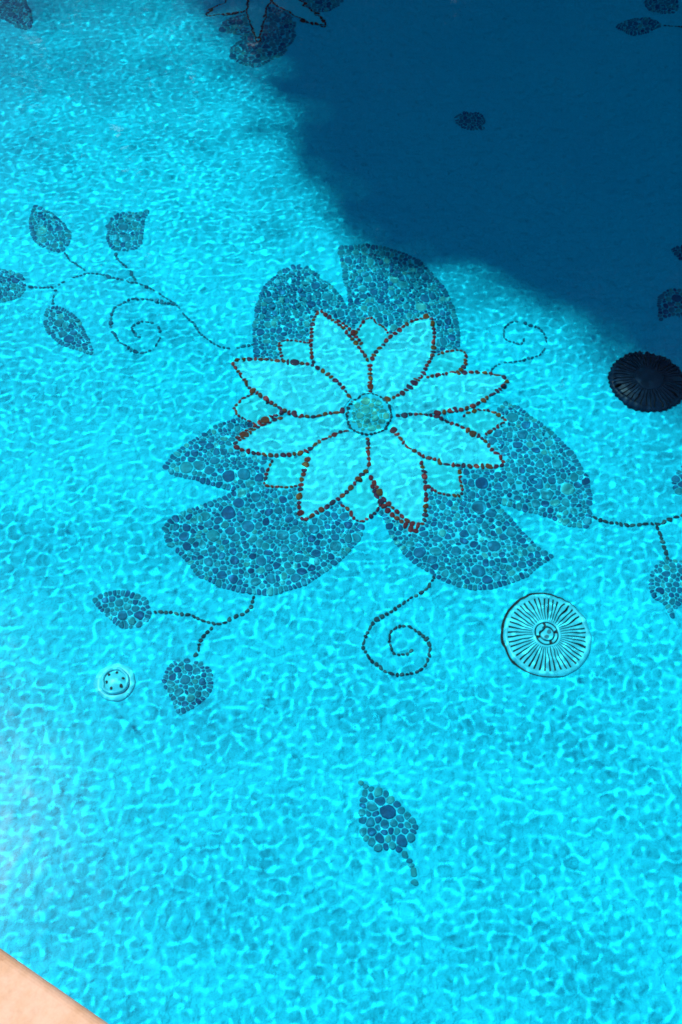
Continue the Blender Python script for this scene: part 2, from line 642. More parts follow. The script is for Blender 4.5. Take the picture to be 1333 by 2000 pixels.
def fill_pebbles(poly, avoid, fixed, classes, mat, parent, ploc, cap=300, small_mat=None, gap=0.0016, sites=None, edge=None):
    """pack pebbles of mixed size into an outline: circles thrown large first, then grown to fill the joints"""
    xs = [p[0] for p in poly]
    ys = [p[1] for p in poly]
    bb = (min(xs), max(xs), min(ys), max(ys))
    cell = 0.02
    grid = {}
    pts = []
    def put(x, y, r, own):
        pts.append((x, y, r, own))
        grid.setdefault((int(x // cell), int(y // cell)), []).append(len(pts) - 1)
    def near(x, y, R):
        k = int(R // cell) + 1
        i0, j0 = int(x // cell), int(y // cell)
        for i in range(i0 - k, i0 + k + 1):
            for j in range(j0 - k, j0 + k + 1):
                for q in grid.get((i, j), ()):
                    yield q
    for (x, y, r) in fixed:
        if bb[0] - .05 < x < bb[1] + .05 and bb[2] - .05 < y < bb[3] + .05:
            put(x, y, r, False)
    if sites:
        for (x, y, r) in sites:
            put(x, y, r, True)
    else:
        # a neat row of pebbles along the rim first
        if edge:
            er = edge
            per = poly + [poly[0]]
            carry = 0
            for a, b in zip(per[:-1], per[1:]):
                d = math.dist(a, b)
                s = carry
                while s < d:
                    t = s / d
                    nx, ny = -(b[1] - a[1]) / d, (b[0] - a[0]) / d
                    r = er * random.uniform(.8, 1.25)
                    x = a[0] + (b[0] - a[0]) * t + nx * r
                    y = a[1] + (b[1] - a[1]) * t + ny * r
                    if not any(inside((x, y), q) for q in avoid) and all(math.hypot(pts[q][0] - x, pts[q][1] - y) > (pts[q][2] + r) * .85 for q in near(x, y, .05)):
                        put(x, y, r, True)
                    s += 2 * r
                carry = s - d
        for (r0, r1, tries) in classes:
            for _ in range(tries):
                x = random.uniform(bb[0], bb[1])
                y = random.uniform(bb[2], bb[3])
                r = random.uniform(r0, r1)
                if any(math.hypot(pts[q][0] - x, pts[q][1] - y) < (pts[q][2] + r) * .90 for q in near(x, y, .05)):
                    continue
                if not inside((x, y), poly) or seg_dist((x, y), poly) < r * .8:
                    continue
                if any(inside((x, y), q) for q in avoid):
                    continue
                put(x, y, r, True)
    out = []
    for k, (x, y, r, own) in enumerate(pts):
        if not own:
            continue
        R = r * 1.32 + 0.0005
        ph = random.uniform(0, 6.28)
        cellp = [(R * math.cos(ph + 2 * math.pi * i / 12), R * math.sin(ph + 2 * math.pi * i / 12)) for i in range(12)]
        for q in near(x, y, R + .03):
            if q == k:
                continue
            dx, dy = pts[q][0] - x, pts[q][1] - y
            D = math.hypot(dx, dy)
            if D < 1e-6:
                continue
            lim = (D * D + r * r - pts[q][2] ** 2) / (2 * D) - gap / 2
            lim = max(lim, r * .35)
            if lim > R:
                continue
            nx, ny = dx / D, dy / D
            new = []
            m = len(cellp)
            for i in range(m):
                a, b = cellp[i], cellp[(i + 1) % m]
                da = a[0] * nx + a[1] * ny - lim
                db = b[0] * nx + b[1] * ny - lim
                if da <= 0:
                    new.append(a)
                if da * db < 0:
                    t = da / (da - db)
                    new.append((a[0] + (b[0] - a[0]) * t, a[1] + (b[1] - a[1]) * t))
            cellp = new
            if len(cellp) < 3:
                break
        if len(cellp) < 3:
            continue
        cellp = smooth_line(cellp, True, 2)
        # even out to ten points
        n = len(cellp)
        per = [0]
        for i in range(n):
            per.append(per[-1] + math.dist(cellp[i], cellp[(i + 1) % n]))
        res = []
        i = 0
        for kq in range(10):
            s = per[-1] * kq / 10
            while per[i + 1] < s:
                i += 1
            t = (s - per[i]) / max(1e-9, per[i + 1] - per[i])
            a, b = cellp[i], cellp[(i + 1) % n]
            res.append((a[0] + (b[0] - a[0]) * t, a[1] + (b[1] - a[1]) * t))
        cx = sum(p[0] for p in res) / 10
        cy_ = sum(p[1] for p in res) / 10
        res = ccw([(p[0] - cx, p[1] - cy_) for p in res])
        out.append((abs(area2(res)), x + cx, y + cy_, res))
    out.sort(key=lambda t: -t[0])
    mb = MB()
    for i, (A_, x, y, res) in enumerate(out):
        h = min(0.0034, 0.0018 + 0.07 * math.sqrt(A_)) * random.uniform(.8, 1.15)
        v, f = dome(res, h)
        # each stone sits a little tilted
        ta, tb = random.uniform(-.05, .05), random.uniform(-.05, .05)
        v = [(a, b, c + a * ta + b * tb) for a, b, c in v]
        L_ = (x - ploc[0], y - ploc[1], floor_z(x, y) + 0.0015 - ploc[2])
        if i < cap:
            o = new_mesh_obj('pebble', v, f, mat, parent, True, L_)
            receiver(o)
        else:
            mb.add([(a + L_[0], b + L_[1], c + L_[2]) for a, b, c in v], f)
    if mb.v:
        o = mb.build('small_pebbles', small_mat or M['small_pebble'], parent, True)
        o['kind'] = 'stuff'
        receiver(o)
    return len(out)

def root_at(name, px, py):
    x, y = fl(px, py)
    z = floor_z(x, y)
    return empty(name, (x, y, z)), (x, y, z)

# ------------------------------------------------------------------ the large water lily
# outlines as read off the photograph; every point is carried to the pool floor
PET = [  # closed petal outlines, tip and both sides
    [(722, 772), (722, 710), (717, 700), (698, 673), (675, 646), (651, 625), (624, 605), (612, 625), (607, 652), (609, 682), (609, 700), (614, 717), (651, 744), (671, 764), (690, 784)],
    [(683, 779), (671, 764), (651, 744), (614, 717), (604, 715), (577, 712), (543, 708), (509, 703), (482, 703), (452, 706), (462, 720), (475, 740), (492, 760), (509, 774), (533, 787), (550, 798), (567, 806), (590, 811), (614, 813), (637, 808), (668, 803)],
    [(676, 826), (668, 806), (637, 811), (614, 816), (590, 815), (560, 812), (546, 816), (521, 826), (494, 840), (473, 854), (454, 872), (473, 881), (504, 888), (539, 890), (573, 888), (601, 883), (611, 872), (625, 862), (646, 852), (666, 845), (682, 843)],
    [(718, 858), (719, 915), (708, 928), (694, 948), (677, 962), (665, 972), (646, 985), (625, 998), (606, 1009), (592, 1019), (587, 1000), (585, 976), (589, 948), (592, 928), (601, 903), (611, 875), (625, 864), (646, 854), (666, 847), (685, 845)],
    [(722, 858), (720, 915), (730, 939), (745, 965), (760, 984), (782, 1004), (801, 1021), (822, 1030), (829, 1014), (831, 987), (830, 957), (829, 939), (826, 916), (820, 894), (809, 882), (794, 873), (779, 856), (762, 839)],
    [(775, 818), (805, 813), (846, 813), (869, 822), (895, 831), (917, 843), (936, 852), (955, 869), (970, 886), (990, 908), (962, 911), (932, 911), (902, 911), (872, 907), (846, 899), (824, 892), (809, 882), (794, 873), (779, 856), (764, 838)],
    [(770, 800), (775, 813), (805, 809), (850, 808), (887, 804), (921, 799), (947, 784), (970, 769), (985, 754), (991, 739), (962, 731), (932, 729), (899, 729), (869, 733), (842, 737), (829, 733), (812, 750), (790, 769), (767, 780), (752, 786)],
    [(726, 772), (724, 709), (730, 694), (749, 671), (767, 654), (790, 637), (812, 626), (838, 616), (846, 634), (850, 660), (848, 690), (839, 709), (829, 731), (812, 750), (790, 769), (767, 780), (752, 784)],
]
# rows of outline stones: (petal index, points); a line shared by two petals is listed once
ROWS = [
    (0, [(722, 770), (722, 740), (722, 712)]),
    (0, [(720, 706), (698, 673), (675, 646), (651, 625), (624, 605), (612, 625), (607, 652), (609, 682), (609, 700), (614, 717)]),
    (1, [(683, 779), (671, 764), (651, 744), (614, 717), (577, 712), (543, 708), (509, 703), (482, 703), (453, 705), (462, 720), (475, 740), (492, 760), (509, 774), (533, 787), (550, 798), (567, 806), (590, 811), (614, 813), (637, 808), (668, 803)]),
    (2, [(556, 816), (546, 816), (521, 827), (494, 842), (473, 856), (455, 872), (473, 881), (504, 888), (539, 890), (573, 888), (601, 883), (611, 872), (625, 862), (646, 852), (666, 845), (680, 843)]),
    (3, [(604, 893), (598, 910), (592, 928), (589, 948), (585, 976), (587, 1000), (593, 1019), (606, 1009), (625, 998), (646, 985), (665, 972), (677, 962), (694, 948), (708, 928), (716, 922)]),
    (3, [(720, 914), (719, 890), (719, 860)]),
    (4, [(722, 930), (732, 943), (745, 965), (760, 984), (782, 1004), (801, 1021), (822, 1030), (829, 1014), (831, 987), (830, 957), (829, 939), (826, 916), (821, 900)]),
    (5, [(764, 838), (779, 856), (794, 873), (809, 882), (824, 892), (846, 899), (872, 907), (902, 911), (932, 911), (962, 911), (990, 908), (970, 886), (955, 869), (936, 852), (917, 843), (895, 831), (869, 821), (846, 811), (805, 811), (775, 815)]),
    (6, [(850, 808), (887, 804), (921, 797), (947, 782), (970, 767), (984, 754), (991, 740), (962, 730), (932, 729), (899, 729), (869, 733), (842, 737), (834, 738)]),
    (4, [(726, 946), (740, 973), (755, 993), (775, 1011), (796, 1027), (813, 1035)]),
    (2, [(556, 803), (530, 815), (505, 828), (484, 841), (464, 858)]),
    (0, [(709, 674), (692, 652), (674, 634), (658, 622)]),
    (7, [(752, 784), (767, 780), (790, 769), (812, 750), (829, 731), (839, 709), (848, 690), (850, 660), (846, 634), (838, 616), (812, 626), (790, 637), (767, 654), (749, 671), (730, 694), (725, 706)]),
]
SEP = [  # smaller sepals between the petals: outline, then the row of stones on its free side
    ([(606, 718), (552, 712), (548, 690), (546, 666), (580, 668), (608, 673)], [(552, 707), (549, 688), (545, 668), (560, 666), (580, 668), (602, 672)]),
    ([(722, 712), (700, 673), (696, 649), (708, 632), (723, 619), (749, 637), (762, 654), (745, 672)], [(694, 652), (708, 632), (723, 619), (736, 628), (749, 637), (760, 652)]),
    ([(840, 736), (850, 697), (880, 686), (906, 686), (914, 697), (908, 716), (899, 731)], [(855, 695), (880, 686), (904, 685), (913, 694), (910, 712), (902, 724)]),
    ([(895, 826), (912, 808), (944, 801), (962, 806), (981, 817), (987, 825), (970, 838), (950, 850), (925, 845)], [(903, 815), (915, 806), (944, 801), (962, 806), (981, 816), (988, 826), (970, 837), (950, 848)]),
    ([(826, 898), (872, 909), (899, 912), (902, 940), (899, 972), (869, 969), (835, 952), (830, 925)], [(899, 920), (900, 940), (903, 958), (899, 971), (869, 968), (850, 961), (836, 952)]),
    ([(718, 924), (668, 976), (684, 998), (704, 1018), (722, 1008), (743, 985), (745, 965)], [(668, 984), (684, 998), (702, 1018), (722, 1008), (736, 997), (745, 982)]),
    ([(603, 890), (536, 896), (523, 917), (516, 948), (546, 952), (588, 948)], [(534, 899), (523, 917), (517, 936), (515, 950), (546, 952), (570, 952), (583, 949)]),
    ([(500, 772), (472, 784), (454, 798), (469, 813), (482, 821), (505, 830), (550, 812), (545, 800)], [(497, 770), (472, 785), (455, 798), (469, 812), (482, 820), (500, 829)]),
]
flower, floc = root_at('water_lily', 720, 812)
tag(flower, 'large mosaic water lily in the sunlit middle, eight petals outlined in dark red pebbles', 'flower mosaic')
line_sites = []
petal_polys = []
petals = []
for pp in PET:
    w = ccw(W(pp))
    petal_polys.append(w)
    petals.append(bed('petal', w, 0.0035, M['petal'], flower, floc))
for pi, row in ROWS:
    line_pebbles(W(row), 0.0090, 0.0084, M['outline_pebble'], petals[pi], floc, line_sites, h=0.005)
for poly, row in SEP:
    w = ccw(W(poly))
    petal_polys.append(w)
    s_ = bed('sepal', w, 0.0028, M['sepal'], flower, floc)
    line_pebbles(W(row), 0.0062, 0.0068, M['outline_pebble'], s_, floc, line_sites, h=0.0045)
# heart of the flower
heart_px = [(720 + 44 * math.cos(a * math.pi / 12), 812 + 39 * math.sin(a * math.pi / 12)) for a in range(24)]
hw = ccw(W(heart_px))
heart = bed('flower_heart', hw, 0.0042, M['grout'], flower, floc)
petal_polys.append(hw)
line_pebbles(hw, 0.0050, 0.0066, M['vine_pebble'], heart, floc, line_sites, closed=True, smooth=1)
hin = ccw(W([(720 + 37 * math.cos(a * math.pi / 12), 812 + 33 * math.sin(a * math.pi / 12)) for a in range(24)]))
ns = fill_pebbles(hin, [], line_sites, [(0.010, 0.014, 40), (0.007, 0.009, 150), (0.005, 0.006, 500)], M['heart_pebble'], heart, (floc[0], floc[1], floc[2] - 0.002))

# three notched lily pads behind it
PADS = [
    ('broad notched pebble lily pad above the large flower, nearest the shade', (700, 600),
     [(498, 700), (494, 640), (500, 595), (515, 560), (545, 530), (575, 517), (600, 516), (620, 532), (645, 553), (668, 577), (680, 602), (683, 590), (675, 560), (668, 520), (657, 482), (700, 480), (740, 482), (780, 490), (820, 508), (850, 535), (875, 570), (890, 605), (900, 650), (898, 690), (860, 730), (780, 700), (722, 700), (690, 710), (610, 730), (540, 712)], 1.0),
    ('notched pebble lily pad at lower left of the large flower, with the biggest stones', (520, 1040),
     [(315, 920), (335, 895), (360, 870), (390, 850), (420, 832), (450, 822), (480, 815), (510, 826), (600, 890), (660, 950), (705, 1015), (712, 1022), (708, 1040), (695, 1060), (670, 1090), (640, 1115), (605, 1140), (565, 1155), (520, 1163), (470, 1160), (440, 1150), (410, 1140), (390, 1132), (365, 1100), (350, 1085), (328, 1068), (318, 1040), (325, 1022), (350, 1003), (385, 990), (420, 977), (458, 959), (420, 950), (380, 940), (345, 932)], 1.15),
    ('notched pebble lily pad at lower right of the large flower, near the pale drain', (960, 1040),
     [(745, 995), (765, 1050), (790, 1080), (815, 1105), (845, 1125), (880, 1145), (920, 1155), (960, 1153), (1000, 1140), (1030, 1128), (1050, 1112), (1085, 1085), (1060, 1072), (1030, 1045), (1000, 1010), (968, 978), (1000, 987), (1040, 998), (1080, 1010), (1110, 1025), (1148, 1030), (1155, 1000), (1155, 965), (1145, 930), (1125, 895), (1100, 865), (1075, 840), (1045, 820), (1010, 795), (985, 785), (960, 810), (900, 860), (820, 920), (790, 1000)], 1.1),
]
for lab, (ax, ay), poly, big in PADS:
    r_, loc = root_at('lily_pad', ax, ay)
    tag(r_, lab, 'lily pad', 'pebble lily pads round the large flower')
    w = ccw(W(poly))
    bed('grout_bed', w, 0.0021, M['grout'], r_, loc)
    k = fill_pebbles(w, petal_polys, line_sites, [(0.0150 * big, 0.0195 * big, 40), (0.0105 * big, 0.013 * big, 300), (0.0082, 0.0098, 1100), (0.0062, 0.0072, 3500), (0.0045, 0.0055, 5000)],
                     M['pad_pebble'], r_, loc, edge=0.0075)
    print('pad', k)

# ------------------------------------------------------------------ vines and leaves
def leaf_part(name, parent, ploc, poly_px, fixed=(), scale=1.0, mat=None):
    w = ccw(smooth_line(W(poly_px), True, 1))
    b_ = bed(name, w, 0.0021, M['grout'], parent, ploc)
    fill_pebbles(w, [], list(fixed), [(0.014 * scale, 0.017 * scale, 15), (0.0098 * scale, 0.012 * scale, 60), (0.0072 * scale, 0.0085 * scale, 400), (0.0052 * scale, 0.006 * scale, 900)],
                 mat or M['pad_pebble'], b_, ploc, edge=0.0062 * scale)
    return b_

def vine(label, anchor, leaves, stems, rw=0.0055, rl=0.0068, name='vine', cat='vine mosaic', scale=1.0, mat='vine_pebble'):
    r_, loc = root_at(name, *anchor)
    tag(r_, label, cat, 'pebble vines on the pool floor' if name == 'vine' else None)
    for s_ in stems:
        line_pebbles(W(s_), rw * scale, rl * scale, M[mat], r_, loc, h=0.003, skip=0.10 if mat == 'faint_pebble' else 0.0, gap=0.0026 if mat == 'faint_pebble' else 0.0018)
    for l_ in leaves:
        leaf_part('leaf', r_, loc, l_, scale=scale)
    return r_

z7 = lambda p: Zm(0, 380, .3226, p)
vine('curling pebble vine left of the large flower with four leaves and a spiral tendril', (180, 545),
     [z7([(210, 60), (190, 110), (180, 180), (200, 260), (250, 310), (330, 340), (390, 340), (425, 290), (430, 240), (400, 180), (340, 130), (270, 90)]),
      z7([(680, 130), (760, 105), (860, 110), (910, 95), (875, 150), (872, 220), (865, 290), (820, 340), (770, 350), (700, 340), (650, 300), (640, 220)]),
      z7([(-120, 500), (-60, 460), (0, 450), (60, 455), (120, 480), (155, 530), (150, 590), (110, 630), (50, 640), (0, 655), (-70, 620)]),
      z7([(290, 680), (350, 680), (430, 710), (490, 760), (520, 830), (545, 900), (578, 975), (540, 970), (470, 945), (400, 925), (330, 880), (280, 830), (265, 760)])],
     [z7([(395, 345), (430, 390), (480, 430), (530, 465)]),
      z7([(350, 550), (420, 515), (480, 495), (540, 475), (600, 480), (660, 500), (720, 515), (780, 535), (830, 535), (880, 555), (940, 585), (1000, 625), (1050, 650), (1100, 710), (1150, 760), (1200, 810), (1230, 860), (1315, 915), (1400, 933), (1490, 918), (1545, 905)]),
      z7([(705, 355), (720, 400), (770, 440), (800, 490), (825, 520)]),
      z7([(170, 560), (230, 563), (290, 570), (335, 558)]),
      z7([(340, 575), (325, 610), (322, 665)]),
      z7([(1062, 668), (1010, 658), (940, 640), (870, 625), (800, 635), (730, 655), (690, 690), (665, 740), (670, 800), (700, 860), (740, 910), (810, 955), (880, 965), (940, 930), (970, 870), (965, 810), (930, 775), (870, 760), (820, 775), (790, 800), (800, 840), (850, 855)])],
     rw=0.0050, rl=0.0070, mat='faint_pebble')
z5 = lambda p: Zm(150, 1100, .3, p)
vine('forked pebble vine with two leaves below the lower left lily pad', (415, 1215),
     [z5([(105, 240), (150, 200), (230, 180), (320, 178), (400, 200), (455, 220), (490, 300), (480, 350), (450, 395), (380, 412), (300, 408), (230, 372), (180, 330), (140, 280)]),
      z5([(680, 615), (740, 615), (840, 645), (880, 690), (885, 780), (870, 835), (830, 875), (780, 925), (720, 955), (665, 985), (645, 945), (625, 890), (595, 850), (555, 790), (575, 720), (610, 655)])],
     [z5([(505, 312), (570, 315), (650, 325), (740, 345), (810, 375), (880, 392), (930, 400), (985, 370), (1040, 345), (1100, 325), (1130, 290), (1140, 240), (1150, 215)]),
      z5([(885, 415), (850, 440), (810, 490), (798, 540), (790, 580), (755, 605)])])
vine('bare spiral pebble tendril hanging below the large flower, left of the pale drain', (775, 1250), [],
     [Zm(650, 1100, .4126, [(485, 68), (460, 110), (420, 150), (370, 175), (320, 210), (265, 240), (210, 270), (180, 305), (155, 350), (145, 385), (155, 420), (190, 465), (240, 500), (290, 525), (350, 525), (400, 515), (435, 480), (460, 430), (465, 385), (445, 355), (415, 335), (370, 310), (320, 300), (280, 320), (265, 350), (275, 390), (285, 430), (320, 435), (360, 430), (385, 405)])], rw=0.0055, rl=0.0066)
vine('faint thin pebble tendril right of the large flower, near the shadow edge', (1020, 680), [],
     [Zm(700, 450, .375, [(690, 765), (700, 715), (740, 685), (820, 675), (900, 660), (950, 640), (975, 600), (975, 545), (940, 510), (880, 490), (820, 475), (780, 490), (755, 525), (770, 560), (820, 585), (850, 590), (865, 565)])], rw=0.0040, rl=0.006, mat='faint_pebble')
z9 = lambda p: Zm(1100, 880, .18, p)
vine('pebble vine with leaves running off the right edge from the right lily pad', (1280, 1024),
     [z9([(930, 1400), (950, 1320), (1010, 1240), (1080, 1195), (1190, 1180), (1294, 1200), (1400, 1260), (1430, 1360), (1400, 1500), (1320, 1600), (1240, 1720), (1190, 1830), (1150, 1800), (1110, 1720), (1050, 1650), (980, 1600), (940, 1530)]),
      z9([(1300, 180), (1230, 230), (1190, 330), (1195, 400), (1250, 470), (1330, 480), (1450, 440), (1520, 330), (1450, 220), (1380, 180)])],
     [z9([(308, 712), (350, 722), (430, 760), (520, 785), (620, 790), (710, 800), (830, 795), (920, 785), (1000, 785), (1090, 770), (1150, 740), (1220, 710), (1294, 690), (1360, 640), (1400, 560), (1400, 480)]),
      z9([(1010, 805), (1040, 860), (1070, 940), (1085, 1020), (1110, 1100), (1130, 1170)])], rw=0.0062, rl=0.0078)
z8 = lambda p: Zm(1130, 450, .2, p)
vine('dark pebble leaves in the shade at the right edge, above the black drain', (1330, 560),
     [z8([(780, 740), (810, 620), (870, 575), (1015, 570), (1120, 600), (1160, 700), (1100, 820), (1015, 850), (880, 852), (835, 885), (800, 892), (778, 862), (795, 820)]),
      z8([(905, 175), (960, 165), (1015, 160), (1090, 190), (1110, 270), (1040, 310), (1000, 300), (960, 240)])],
     [z8([(1160, 700), (1230, 600), (1240, 450), (1180, 330), (1105, 260)])])

# lone leaf near the bottom: stones placed one by one
L5 = [(290,158,22),(345,207,24),(340,272,26),(405,242,28),(402,302,30),(478,272,38),(552,286,25),(322,345,32),(498,350,52),(600,345,32),(315,405,28),(408,412,56),(660,395,34),(305,485,30),(368,488,26),(450,490,34),(580,465,85),(715,455,28),(313,550,34),(470,548,34),(395,580,42),(705,540,40),(778,515,34),(828,565,30),(635,590,42),(545,610,46),(475,640,26),(715,628,26),(785,620,32),(852,628,30),(322,690,36),(405,690,50),(545,688,36),(612,672,32),(680,685,30),(755,685,32),(828,682,30),(355,748,30),(415,790,32),(485,760,46),(578,755,34),(648,745,26),(722,765,52),(803,742,32),(470,840,32),(545,836,28),(622,815,36),(695,858,28),(755,912,30),(798,975,30),(818,1042,32),(842,1100,26),(850,1185,34)]
r_, loc = root_at('mosaic_leaf', 757, 1600)
tag(r_, 'lone pebble leaf with a short stem near the bottom, around one big blue stone', 'leaf mosaic', 'single pebble leaves')
z6 = lambda p: Zm(650, 1500, .1875, p)
w = ccw(W(z6([(330, 190), (420, 230), (560, 275), (640, 340), (700, 420), (800, 490), (860, 560), (870, 640), (830, 740), (760, 800), (640, 830), (560, 850), (440, 845), (350, 770), (290, 690), (290, 560), (290, 420), (300, 320)])))
bed('grout_bed', w, 0.0018, M['grout'], r_, loc)
st_ = []
for (a, b, c) in L5:
    x, y = fl(650 + a * .1875, 1500 + b * .1875)
    x2, y2 = fl(650 + (a + c) * .1875, 1500 + b * .1875)
    st_.append((x, y, math.dist((x, y), (x2, y2)) * (1.05 if b < 880 else 0.82)))
fill_pebbles(w, [], [], [], M['pad_pebble'], r_, loc, sites=st_)

def lone_leaf(label, anchor, poly, stems=(), scale=1.0, edge=0.0058):
    r_, loc = root_at('mosaic_leaf', *anchor)
    tag(r_, label, 'leaf mosaic', 'single pebble leaves')
    w = ccw(smooth_line(W(poly), True, 1))
    bed('grout_bed', w, 0.0021, M['grout'], r_, loc)
    fill_pebbles(w, [], [], [(0.013 * scale, 0.017 * scale, 10), (0.0095, 0.0115, 50), (0.0075, 0.0085, 300), (0.0045, 0.0055, 900)], M['pad_pebble'], r_, loc, edge=edge)
    for s_ in stems:
        line_pebbles(W(s_), 0.0046, 0.0068, M['vine_pebble'], r_, loc, h=0.004)

lone_leaf('small dark oval pebble leaf lying alone in the middle of the shade', (920, 238), [(887, 238), (893, 226), (910, 220), (935, 220), (947, 230), (950, 241), (940, 252), (920, 256), (900, 250)], scale=0.8, edge=0.0045)
z3 = lambda p: Zm(700, 0, .475, p)
lone_leaf('dark pointed pebble leaf with thin stem in the shade at top right', (1245, 50), z3([(1050, 106), (1100, 85), (1150, 72), (1210, 80), (1255, 105), (1210, 130), (1150, 142), (1090, 128)]), [z3([(1255, 106), (1300, 108), (1340, 112), (1400, 105)])])
lone_leaf('dark pebble leaf cut by the top edge at the top right corner', (1290, 10), z3([(1172, -5), (1185, 35), (1230, 55), (1290, 61), (1325, 35), (1310, 0), (1270, -25), (1200, -30)]))
lone_leaf('pebble leaf cut by the frame in the top left corner', (25, 25), [(-40, -25), (10, -30), (40, -12), (52, 10), (65, 40), (57, 61), (35, 54), (8, 38), (-20, 25)], [[(75, -12), (92, -4), (110, -1), (125, -10)]])

# second, smaller lily at the top edge
f2, f2loc = root_at('water_lily', 525, -40)
tag(f2, 'small mosaic water lily cut by the top edge, half in shadow', 'flower mosaic')
z2 = lambda p: Zm(380, 0, .24, p)
P2 = [
    z2([(420, -110), (330, -60), (250, 10), (200, 35), (140, 72), (80, 130), (170, 135), (250, 127), (330, 119), (430, 110), (440, 0)]),
    z2([(520, -150), (460, -60), (445, 0), (430, 60), (430, 110), (455, 190), (490, 290), (525, 352), (540, 280), (570, 180), (600, 90), (618, 20), (610, -60)]),
    z2([(640, -120), (625, -20), (640, 22), (700, 70), (780, 115), (850, 160), (920, 190), (980, 202), (1085, 222), (1030, 160), (980, 120), (930, 80), (880, 30), (850, 0), (760, -80)]),
    z2([(700, -180), (800, -90), (930, -60), (1060, -80), (1150, -120), (1030, -170), (880, -210), (760, -220)]),
    z2([(350, -200), (260, -150), (160, -130), (60, -140), (130, -200), (240, -250), (350, -240)]),
]
sites2 = []
pol2 = []
for pp in P2:
    w = ccw(W(pp))
    pol2.append(w)
    o = bed('petal', w, 0.0035, M['petal'], f2, f2loc)
    line_pebbles(W(pp), 0.0058, 0.0085, M['outline_pebble'], o, f2loc, sites2, closed=True, smooth=1)
hw = ccw(W([(523 + 30 * math.cos(a * math.pi / 8), -38 + 20 * math.sin(a * math.pi / 8)) for a in range(16)]))
o = bed('flower_heart', hw, 0.0042, M['grout'], f2, f2loc)
line_pebbles(hw, 0.005, 0.007, M['vine_pebble'], o, f2loc, sites2, closed=True, smooth=1)
for lab, anc, poly in (
    ('pebble lily pad below the small lily at the top edge, half in shadow', (515, 95), z2([(215, 262), (225, 215), (260, 172), (330, 145), (440, 120), (620, 60), (760, 120), (825, 180), (828, 270), (805, 330), (765, 400), (700, 460), (620, 505), (530, 547), (440, 543), (370, 522), (310, 492), (288, 440), (298, 390), (350, 340), (400, 300), (330, 275)])),
    ('pebble lily pad right of the small lily at the top edge, deep in shadow', (640, 5), z2([(880, 20), (850, -20), (950, -60), (1100, -70), (1210, -40), (1215, 10), (1180, 50), (1100, 90), (1000, 112), (950, 90)]))):
    r_, loc = root_at('lily_pad', *anc)
    tag(r_, lab, 'lily pad', 'pebble lily pads round the small flower')
    w = ccw(W(poly))
    bed('grout_bed', w, 0.0021, M['grout'], r_, loc)
    fill_pebbles(w, pol2, sites2, [(0.014, 0.018, 30), (0.0105, 0.013, 200), (0.0085, 0.0095, 900), (0.0065, 0.0072, 1500)], M['pad_pebble'], r_, loc, edge=0.0075)

# ------------------------------------------------------------------ drains and fitting
def px_radius(px, py, rx):
    a, b = fl(px - rx, py), fl(px + rx, py)
    return math.dist(a, b) / 2

def part(mb, name, mat, parent, smooth=False):
    o = mb.build(name, mat, parent, smooth)
    receiver(o)
    return o

def sector(mb, r0, r1, a0, a1, z0, z1, seg=2, zr=None):
    """slab between two radii and two angles"""
    v, f = [], []
    for k in range(seg + 1):
        a = a0 + (a1 - a0) * k / seg
        for r, zt in ((r0, z1 if zr is None else zr[0]), (r1, z1 if zr is None else zr[1])):
            v.append((r * math.cos(a), r * math.sin(a), z0))
            v.append((r * math.cos(a), r * math.sin(a), zt))
    for k in range(seg):
        i, j = 4 * k, 4 * k + 4
        f += [(i + 1, i + 3, j + 3, j + 1), (i, j, j + 2, i + 2), (i, i + 1, j + 1, j), (i + 2, j + 2, j + 3, i + 3)]
    f += [(0, 2, 3, 1), (4 * seg, 4 * seg + 1, 4 * seg + 3, 4 * seg + 2)]
    mb.add(v, f)

def pale_drain():
    r_, loc = root_at('drain_cover', 1068, 1242)
    tag(r_, 'round pale slotted drain cover in full sun, right of the spiral tendril', 'drain')
    R = px_radius(1068, 1242, 86)
    mb = MB(); mb.lathe([(R * .90, 0.002), (R * 1.00, 0.003), (R * 1.025, 0.003), (R * 1.025, 0.0005)], 72, -.0028, .0032)
    part(mb, 'gap_shade', M['void_shade'], r_)  # dark off-centre ring stands in for the shade in the recess
    mb = MB(); mb.lathe([(R * .90, .003), (R * .90, .0085), (R * .92, .0095), (R * .96, .0090), (R * .985, .0065), (R * 1.0, .003)], 72)
    part(mb, 'rim', M['white_plastic'], r_, True)
    mb = MB(); mb.disc(R * .905, .0035, 48)
    part(mb, 'sump_shade', M['void_shade'], r_)  # flat dark disc in place of the shaded hollow under the ribs
    n = 46
    for k in range(n):
        a = 2 * math.pi * k / n
        mb = MB()
        w = 2 * math.pi / n * (.60 if k % 2 else .66)
        sector(mb, R * .29, R * .905, a - w / 2, a + w / 2, .004, .009, 1, (.0105, .0088))
        part(mb, 'rib', M['white_plastic'], r_)
    mb = MB()
    mb.lathe([(R * .33, .004), (R * .33, .0110), (R * .32, .0120), (R * .28, .0120), (R * .27, .0110), (R * .27, .006)], 48)
    part(mb, 'hub_ring', M['white_plastic'], r_, True)
    mb = MB()
    for a0 in (0.2, 1.77, 3.34, 4.91):
        sector(mb, R * .175, R * .235, a0, a0 + 1.2, .004, .0115, 6)
    part(mb, 'hub_arcs', M['white_plastic'], r_)
    mb = MB()
    mb.lathe([(R * .14, .004), (R * .14, .0110), (R * .12, .0120), (R * .0, .0120)], 32)
    part(mb, 'hub', M['white_plastic'], r_, True)
    for a in (0.9, 0.9 + math.pi):
        mb = MB()
        mb.lathe([(.0065, .0110), (.0065, .0132), (0, .0135)], 12, R * .07 * math.cos(a), R * .07 * math.sin(a))
        part(mb, 'screw', M['screw'], r_)
    r_.rotation_euler = (0, 0, 0.25)
pale_drain()

